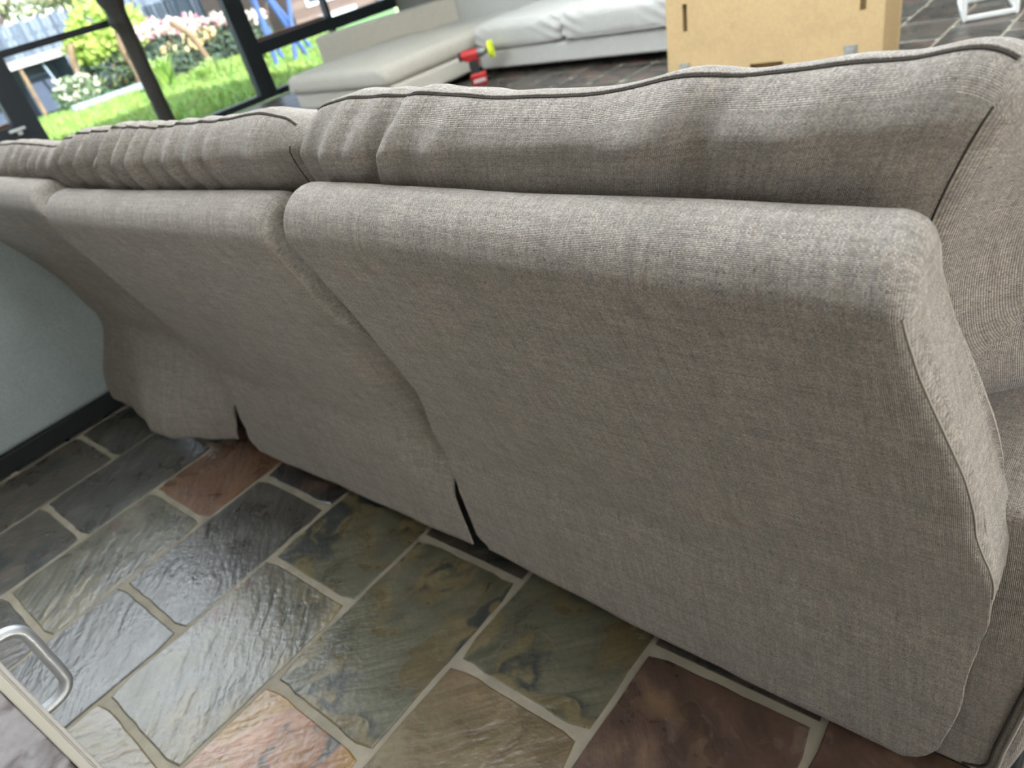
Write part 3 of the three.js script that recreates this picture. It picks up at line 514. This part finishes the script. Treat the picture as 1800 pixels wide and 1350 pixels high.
// ---------------------------------------------------------------- tan fibreboard crate leaning back
{
  const t = thing('fibreboard_crate', 'shallow tan fibreboard crate standing on edge and leaning back between both sofas', 'crate', [-2.19, 0.006, -3.59]);
  const board = maps(512, (u, v) => { const n = fbm(u * 60, v * 60, 60, 60, 3, 3), m = fbm(u * 4, v * 4, 4, 4, 8, 4), st = smooth(0.64, 0.74, fbm(u * 5, v * 5, 5, 5, 15, 4)), k = (0.86 + 0.18 * n) * (0.93 + 0.14 * m) * (1 - 0.04 * st); return [0.5 * k, 0.35 * k, 0.175 * k, n, 0.8]; });
  const mat = std({ map: board.map, bumpMap: board.bumpMap, bumpScale: 0.0006, roughness: 0.85 }), edge = std({ map: board.map, color: rgb(1.1, 1.12, 1.2), roughness: 0.9 });
  t.rotation.set(-0.175, 0, 0, 'YXZ');
  // front board with two slots cut through it (x from 0 to 1.06, y up, z back)
  const s = new THREE.Shape([[0, 0], [1.06, 0], [1.06, 0.72], [0, 0.72]].map((p) => new THREE.Vector2(...p)));
  for (const [x0, x1, y0, y1] of [[0.092, 0.122, 0.3, 0.43], [0.955, 0.985, 0.288, 0.43], [0.45, 0.62, 0.09, 0.118]]) s.holes.push(new THREE.Path([[x0, y0], [x0, y1], [x1, y1], [x1, y0]].map((p) => new THREE.Vector2(...p))));
  part('front_board', metreUv(new THREE.ExtrudeGeometry(s, { depth: 0.014, bevelEnabled: true, bevelSize: 0.0015, bevelThickness: 0.0015, bevelSegments: 2 }).translate(0, 0, -0.014), 0.6), mat, t);
  part('end_board', metreUv(box(1.046, 1.06, 0.0, 0.72, -0.2, -0.016, 0.002), 0.6), mat, t); part('end_board', metreUv(box(0, 0.014, 0.0, 0.72, -0.2, -0.016, 0.002), 0.6), mat, t);
  part('back_edge', metreUv(box(1.036, 1.066, 0, 0.72, -0.214, -0.2, 0.002), 0.6), edge, t);
  part('liner', box(0.016, 1.044, 0.016, 0.7, -0.034, -0.026), std({ map: board.map, color: rgb(0.55, 0.52, 0.48), roughness: 0.9 }), t);
  part('bottom_board', box(0.016, 1.044, 0, 0.014, -0.2, -0.016), mat, t); part('top_board', box(0.016, 1.044, 0.706, 0.72, -0.2, -0.016), mat, t);
  part('back_board', box(0.0, 1.034, 0, 0.72, -0.212, -0.2), std({ map: board.map, color: rgb(0.5, 0.46, 0.4), roughness: 0.9 }), t);
  const tape = maps(128, (u, v) => { const n = fbm(u * 14, v * 14, 14, 14, 4, 4), k = 0.5 + 0.9 * n; return [0.3 * k, 0.31 * k, 0.29 * k, n, 0.4]; });
  const tm = std({ map: tape.map, bumpMap: tape.bumpMap, bumpScale: 0.004, roughness: 0.4, metalness: 0.3 });
  for (const x of [0.07, 0.9]) part('bracket', merge([box(x, x + 0.055, 0.09, 0.155, 0.001, 0.009, 0.003), box(x + 0.008, x + 0.047, 0.1, 0.14, 0.008, 0.016, 0.004)]), tm, t, 'grey metal bracket');
}

// ---------------------------------------------------------------- white metal frame side table
{
  const t = thing('side_table', 'white metal cube frame side table on the dark slate behind the tan crate', 'table', [-1.03, 0, -4.49], 0.29);
  const w = std({ color: rgb(0.78, 0.79, 0.76), roughness: 0.4 });
  const W = 0.24, D = 0.44, H = 0.52, q = 0.02, L = (x0, x1, y0, y1, z0, z1) => box(x0, x1, y0, y1, z0, z1, 0.002);
  for (const [x, z] of [[0, -q], [W - q, -q], [0, -D], [W - q, -D]]) part('leg', L(x, x + q, 0.006, H, z, z + q), w, t);
  for (const y of [0.006, H]) { part('rail', L(q, W - q, y, y + q, -q, 0), w, t); part('rail', L(q, W - q, y, y + q, -D, -D + q), w, t); part('rail', L(0, q, y, y + q, -D + q, -q), w, t); part('rail', L(W - q, W, y, y + q, -D + q, -q), w, t); }
  for (const [x, z] of [[0, -0.1], [W - q, -0.1]]) part('inner_post', L(x + 0.001, x + q - 0.003, q, H, z - q, z), w, t);
  for (const [x, z] of [[0.01, -0.01], [W - 0.01, -0.01], [0.01, -D + 0.01], [W - 0.01, -D + 0.01]]) part('glide', new THREE.CylinderGeometry(0.008, 0.008, 0.006, 12).translate(x, 0.003, z), w, t);
  part('table_top', L(0, W, H + q, H + q + 0.012, -D, 0), w, t);
}

// ---------------------------------------------------------------- the garden
const GY = -0.12;
{
  const lawnTex = maps(512, (u, v) => { const n = fbm(u * 60, v * 60, 60, 60, 3, 3), m = fbm(u * 5, v * 5, 5, 5, 9, 4), k = 0.6 + 0.8 * n; return [lerp(0.12, 0.2, m) * k, lerp(0.26, 0.34, m) * k, 0.11 * k, n, 1]; });
  struct('ground', metreUv(box(-60, X0 - 0.32, GY - 0.1, GY, -45, 30), 3), std({ map: lawnTex.map, bumpMap: lawnTex.bumpMap, bumpScale: 0.03, roughness: 1 }));
  // blades
  const blade = sheet(1, 2, (u, v) => [(u - 0.5) * 0.02 * (1 - v * 0.9), v * 0.07, v * v * 0.03]);
  const N = 26000, im = new THREE.InstancedMesh(blade, std({ color: rgb(0.26, 0.37, 0.11), roughness: 0.9, side: THREE.DoubleSide }), N), r = rng(8), m4 = new THREE.Matrix4(), q = new THREE.Quaternion(), e = new THREE.Euler(), c = new THREE.Color();
  for (let i = 0; i < N; i++) { const x = -9 - 11 * r(), z = -11 + 7.5 * r(); e.set((r() - 0.5) * 0.6, r() * 6.3, 0); const s = 0.6 + r(); m4.compose(new THREE.Vector3(x, GY, z), q.setFromEuler(e), new THREE.Vector3(s * 1.4, s, s)); im.setMatrixAt(i, m4); im.setColorAt(i, c.setRGB(0.7 + 0.6 * r(), 0.8 + 0.4 * r(), 0.6 + 0.4 * r())); }
  im.name = 'grass'; im.userData = { kind: 'stuff', label: 'mown green lawn outside the windows', category: 'grass' }; shade(im); scene.add(im);
}
function leaves(list, N, size, cols, seed, parent, name = 'foliage', shell = 0.55) {    // list: [x, y, z, rx, ry, rz]
  const r = rng(seed), g = sheet(2, 3, (u, v) => { const w = Math.sin(Math.PI * Math.min(1, v * 0.95 + 0.05)); return [(u - 0.5) * 0.62 * w, v, 0.12 * (v * v) - 0.1 * Math.abs(u - 0.5) * w]; });
  const mat = new THREE.MeshPhysicalMaterial({ color: 0xffffff, roughness: 0.85, side: THREE.DoubleSide, transmission: 0.3, thickness: 0 });
  const im = new THREE.InstancedMesh(g, mat, N), m4 = new THREE.Matrix4(), q = new THREE.Quaternion(), e = new THREE.Euler(), c = new THREE.Color();
  for (let i = 0; i < N; i++) {
    const [x, y, z, rx, ry, rz] = list[Math.floor(r() * list.length)], a = r() * 6.283, h = r() * 2 - 1, k = shell + (1 - shell) * Math.cbrt(r()), rr = Math.sqrt(1 - h * h);
    e.set(r() * 6.3, r() * 6.3, r() * 6.3); const s = size * (0.6 + 0.8 * r());
    m4.compose(new THREE.Vector3(x + rx * k * rr * Math.cos(a), Math.max(GY + 0.02, y + ry * k * h), z + rz * k * rr * Math.sin(a)), q.setFromEuler(e), new THREE.Vector3(s, s, s)); im.setMatrixAt(i, m4);
    const col = cols[Math.floor(r() * cols.length)], v = 0.75 + 0.5 * r(); im.setColorAt(i, c.setRGB(col[0] * v, col[1] * v, col[2] * v));
  }
  im.name = name; im.userData.kind = 'stuff'; shade(im); parent.add(im); return im;
}
const wood = std({ map: barkTex.map, color: rgb(5, 3.6, 2.4), roughness: 0.9 }), darkWood = std({ map: barkTex.map, color: rgb(2.2, 1.9, 1.7), roughness: 0.9 });
{ // paling fence along the garden's end
  const t = thing('paling_fence', 'weathered grey paling fence along the far side of the garden', 'fence', [-24, GY, 0]);
  const cols = [std({ color: rgb(0.12, 0.15, 0.2), roughness: 0.9 }), std({ color: rgb(0.18, 0.21, 0.27), roughness: 0.9 }), std({ color: rgb(0.09, 0.11, 0.15), roughness: 0.9 })];
  const pale = [2.12, 2.15, 2.09].map((h) => box(-0.012, 0.012, 0, h, -0.07, 0.07, 0.003));
  for (let k = 0; k < 96; k++) { const m = part('paling', pale[k % 3], cols[Math.floor(hash(k, 1, 3) * 3)], t); m.position.z = -5.2 - k * 0.155; m.position.x = hash(k, 2, 2) * 0.012; }
  for (const y of [0.4, 1.75]) part('fence_rail', box(-0.06, -0.014, y, y + 0.09, -20.2, -5), cols[2], t);
  for (let k = 0; k < 6; k++) part('fence_post', box(-0.14, -0.06, 0, 2.1, -5.3 - k * 2.9, -5.2 - k * 2.9), cols[2], t);
}
{ // trees beyond the fence
  const tr = thing('tree', 'pale sunlit tree rising behind the paling fence', 'tree', [0, 0, 0]);
  part('trunk', tube([[-27, GY, -8.4], [-27, 1.6, -8.3], [-27.1, 3, -8.6], [-27, 5, -8.2]], 0.16, 30, 9), darkWood, tr);
  part('branch', tube([[-27.05, 2.0, -8.45], [-27, 2.8, -9.2], [-27, 3.8, -9.9]], 0.07, 20, 8), darkWood, tr);
  leaves([[-27.5, 3.1, -9.6, 1.2, 0.9, 1.7], [-27.5, 4.3, -8.2, 1.5, 1.3, 1.6], [-28, 2.7, -11.5, 1, 0.6, 1.3]], 2600, 0.2, [[0.62, 0.55, 0.4], [0.5, 0.5, 0.3], [0.3, 0.36, 0.18]], 71, tr);
  const t2 = thing('tree', 'dark green tree rising behind the fence near the flowering hedge', 'tree', [0, 0, 0]);
  part('trunk', tube([[-27, GY, -14.5], [-27.1, 2, -14.4], [-27, 4.4, -14.8]], 0.2, 30, 9), darkWood, t2);
  leaves([[-27, 3.2, -14, 1.8, 1.5, 2.4], [-27, 4.6, -16, 2, 1.5, 2.5], [-27, 2.9, -18.5, 1.6, 1.5, 2.6]], 4200, 0.24, [[0.08, 0.17, 0.1], [0.12, 0.22, 0.12], [0.2, 0.3, 0.12]], 72, t2);
}
{ // open lean-to in front of the fence
  const t = thing('garden_lean_to', 'low timber lean-to with a plank roof against the paling fence', 'shed', [-21, GY, 0]);
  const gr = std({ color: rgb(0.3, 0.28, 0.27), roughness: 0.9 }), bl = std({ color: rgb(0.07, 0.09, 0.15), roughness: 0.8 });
  for (let k = 0; k < 7; k++) part('roof_plank', box(-0.9 + k * 0.19, -0.72 + k * 0.19, 1.26 - k * 0.012, 1.29 - k * 0.012, -8.0, -5.6, 0.004), gr, t);
  part('fascia', box(0.45, 0.5, 1.1, 1.2, -8.0, -5.6, 0.004), std({ color: rgb(0.5, 0.48, 0.47), roughness: 0.9 }), t);
  for (const z of [-5.75, -6.45, -7.9]) part('post', box(0.36, 0.44, 0, 1.14, z - 0.04, z + 0.04, 0.004), wood, t);
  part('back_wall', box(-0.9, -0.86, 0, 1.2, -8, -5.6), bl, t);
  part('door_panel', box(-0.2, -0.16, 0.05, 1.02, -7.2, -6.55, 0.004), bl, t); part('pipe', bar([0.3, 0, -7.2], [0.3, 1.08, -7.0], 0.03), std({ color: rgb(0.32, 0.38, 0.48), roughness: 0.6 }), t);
}
{ // shrubs and posts, left to right
  const s1 = thing('rounded_shrub', 'bright yellow-green rounded shrub in the sun before the paling fence', 'shrub', [0, 0, 0]);
  for (const [z, dx] of [[-8.3, 0.1], [-8.6, -0.1], [-8.9, 0]]) part('stem', tube([[-20 + dx, GY, z], [-20, 0.6, z + 0.05], [-20 - dx, 1.2, z - 0.1]], 0.035, 16, 7), wood, s1);
  leaves([[-20, 1.3, -8.4, 0.6, 0.62, 0.75], [-20, 1.15, -8.95, 0.5, 0.5, 0.5], [-20, 1.05, -7.9, 0.5, 0.42, 0.45]], 2300, 0.14, [[0.45, 0.6, 0.1], [0.34, 0.5, 0.08], [0.6, 0.66, 0.2]], 81, s1);
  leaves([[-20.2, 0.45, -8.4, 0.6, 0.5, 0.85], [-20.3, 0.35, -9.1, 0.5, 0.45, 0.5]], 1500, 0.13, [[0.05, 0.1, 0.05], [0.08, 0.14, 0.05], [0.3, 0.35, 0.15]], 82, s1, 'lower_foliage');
  const s2 = thing('rose_bush', 'small bush with creamy white blooms in front of the lean-to', 'bush', [0, 0, 0]);
  part('stem', tube([[-19.3, GY, -6.9], [-19.3, 0.2, -6.85], [-19.35, 0.5, -7]], 0.02, 12, 6), wood, s2);
  leaves([[-19.3, 0.2, -6.9, 0.4, 0.35, 0.5]], 700, 0.09, [[0.12, 0.2, 0.1], [0.2, 0.28, 0.12]], 83, s2); leaves([[-19.2, 0.32, -6.9, 0.4, 0.32, 0.45]], 130, 0.1, [[0.8, 0.78, 0.6]], 84, s2, 'blooms', 0.9);
  const log = (label, pts, rad) => single('bare_trunk', metreUv(tube(pts, rad, 40, 9)), wood, label, 'trunk');
  log('slim sunlit orange trunk leaning beside the lean-to', [[-19.8, GY, -7.35], [-19.8, 0.4, -7.3], [-19.8, 0.9, -7.36], [-19.85, 1.15, -7.5]], 0.07);
  log('sunlit orange trunk showing just behind the dark log post', [[-18.6, GY, -8.05], [-18.6, 0.3, -8.08], [-18.65, 0.8, -8.05], [-18.7, 1.2, -8.2]], 0.065);
  log('forked grey trunk beneath the flowering hedge', [[-16.4, GY, -8.75], [-16.4, 0.3, -8.68], [-16.5, 0.7, -8.6], [-16.6, 1.0, -8.35]], 0.06);
  single('garden_edging', metreUv(box(-18.42, -18.3, GY, GY + 0.16, -8.1, -6.3, 0.02)), std({ color: rgb(0.3, 0.36, 0.42), roughness: 0.9 }), 'blue-grey kerb edging the lawn under the yellow-green shrub', 'kerb');
  const h = thing('flowering_hedge', 'hedge topped with pink and white blossom beyond the lawn', 'hedge', [0, 0, 0]);
  for (let k = 0; k < 5; k++) part('stem', tube([[-18.2, GY, -8.9 - k * 0.7], [-18.2, 0.4, -8.85 - k * 0.7], [-18.2, 0.8, -9 - k * 0.7]], 0.03, 12, 6), darkWood, h);
  leaves([[-18.2, 0.35, -8.9, 0.5, 0.5, 0.6], [-18.2, 0.3, -9.8, 0.5, 0.5, 0.7], [-18.2, 0.2, -10.8, 0.5, 0.5, 0.8], [-18.2, 0.1, -11.0, 0.4, 0.4, 0.5]], 3600, 0.13, [[0.05, 0.09, 0.07], [0.09, 0.14, 0.09], [0.14, 0.18, 0.1]], 85, h);
  leaves([[-18.0, 0.98, -8.6, 0.35, 0.13, 0.5], [-18.0, 0.86, -9.3, 0.35, 0.14, 0.5], [-18.0, 0.75, -10.1, 0.4, 0.12, 0.6], [-18, 0.6, -10.9, 0.4, 0.12, 0.6]], 900, 0.11, [[0.95, 0.8, 0.74], [0.9, 0.82, 0.72], [0.7, 0.28, 0.34], [0.95, 0.9, 0.8]], 86, h, 'blossom', 0.8);
  leaves([[-17.8, 0.55, -9.2, 0.3, 0.14, 0.7]], 160, 0.1, [[0.85, 0.6, 0.3]], 87, h, 'dry_leaves', 0.8);
  // strap-leaved clumps
  const blade = sheet(2, 8, (u, v) => [(u - 0.5) * 0.05 * (1 - v * 0.85), 0.85 * v - 0.42 * v * v * v, 0.55 * v * v]);
  const clump = (label, x, z, n, sc, seed) => {
    const t = thing('strappy_plant', label, 'plant', [x, GY, z]), r = rng(seed), ms = [0, 1, 2].map((k) => new THREE.MeshPhysicalMaterial({ color: [rgb(0.42, 0.58, 0.12), rgb(0.3, 0.48, 0.09), rgb(0.6, 0.7, 0.25)][k], roughness: 0.6, side: THREE.DoubleSide, transmission: 0.35, thickness: 0 }));
    for (let i = 0; i < n; i++) { const m = part('leaf', blade, ms[i % 3], t); m.rotation.set(0, r() * 6.3, 0); m.position.set((r() - 0.5) * 0.3 * sc, 0, (r() - 0.5) * 0.3 * sc); const s = sc * (0.75 + 0.5 * r()); m.scale.set(s * 1.2, s, s * (0.5 + 0.7 * r())); }
  };
  clump('largest strap-leaved plant glowing at the lawn edge beside the log post', -16.3, -7.6, 64, 1.05, 4);
  clump('low strap-leaved plant between the tall clump and the window stile', -14.6, -7.5, 44, 0.6, 5);
  clump('strap-leaved plant at the foot of the swing frame', -14.3, -8.7, 40, 0.75, 6);
  clump('small strap-leaved plant under the forked trunk', -15.4, -8.2, 40, 0.6, 7);
}
{ // blue swing frame and the neighbouring outbuilding
  const blue = std({ color: rgb(0.07, 0.13, 0.36), roughness: 0.5 });
  const t = thing('swing_frame', 'blue metal swing frame with slanting legs on the grass', 'swing', [-12.1, GY, -8.25]);
  for (const [a, b] of [[[0, 0, 0.66], [0, 2.1, 0.56]], [[0, 0, 0.0], [0, 2.1, 0.72]], [[0.1, 0, 0.35], [0.1, 2.1, -0.36]], [[-1.1, 0, -0.2], [-1.1, 2.1, 0.1]], [[-1.1, 0, -0.9], [-1.1, 2.1, 0.1]]]) part('leg', bar(a, b, 0.04), blue, t);
  part('crossbar', bar([0.1, 2.1, 0.56], [-1.2, 2.1, 0.1], 0.04), blue, t);
  const h = thing('outbuilding', 'brown clad outbuilding with white framed windows beyond the swing frame', 'building', [-17.5, GY, -11.95]);
  const clad = [std({ color: rgb(0.15, 0.1, 0.085), roughness: 0.9 }), std({ color: rgb(0.2, 0.14, 0.12), roughness: 0.9 })], wh = std({ color: rgb(0.7, 0.73, 0.78), roughness: 0.5 });
  for (let k = 0; k < 15; k++) part('cladding_board', box(-0.03, 0.012, k * 0.19, k * 0.19 + 0.186, -7, 0, 0.004), clad[k % 2], h);
  part('wall', box(-4, -0.03, 0, 2.85, -7, 0), clad[0], h);
  part('roof', box(-4.2, 0.35, 2.86, 2.98, -7.2, 0.3), std({ color: rgb(0.08, 0.08, 0.09), roughness: 0.8 }), h);
  for (const z of [-0.5, -2.6, -4.8]) {
    const w = part('window', merge([box(0.012, 0.06, 0.55, 0.63, z - 1.25, z + 0.05, 0.004), box(0.012, 0.06, 1.85, 1.92, z - 1.25, z + 0.05, 0.004), box(0.012, 0.06, 0.63, 1.85, z - 0.03, z + 0.05, 0.004), box(0.012, 0.06, 0.63, 1.85, z - 1.25, z - 1.17, 0.004), box(0.012, 0.05, 0.63, 1.85, z - 0.64, z - 0.58, 0.004)]), wh, h);
    part('pane', box(0.013, 0.02, 0.63, 1.85, z - 1.17, z - 0.03), std({ color: rgb(0.05, 0.06, 0.08), roughness: 0.08 }), w);
    part('step', box(0.1, 0.5, 0, 0.3, z - 1.1, z - 0.1, 0.01), wh, h);
  }
}

renderer.render(scene, camera);
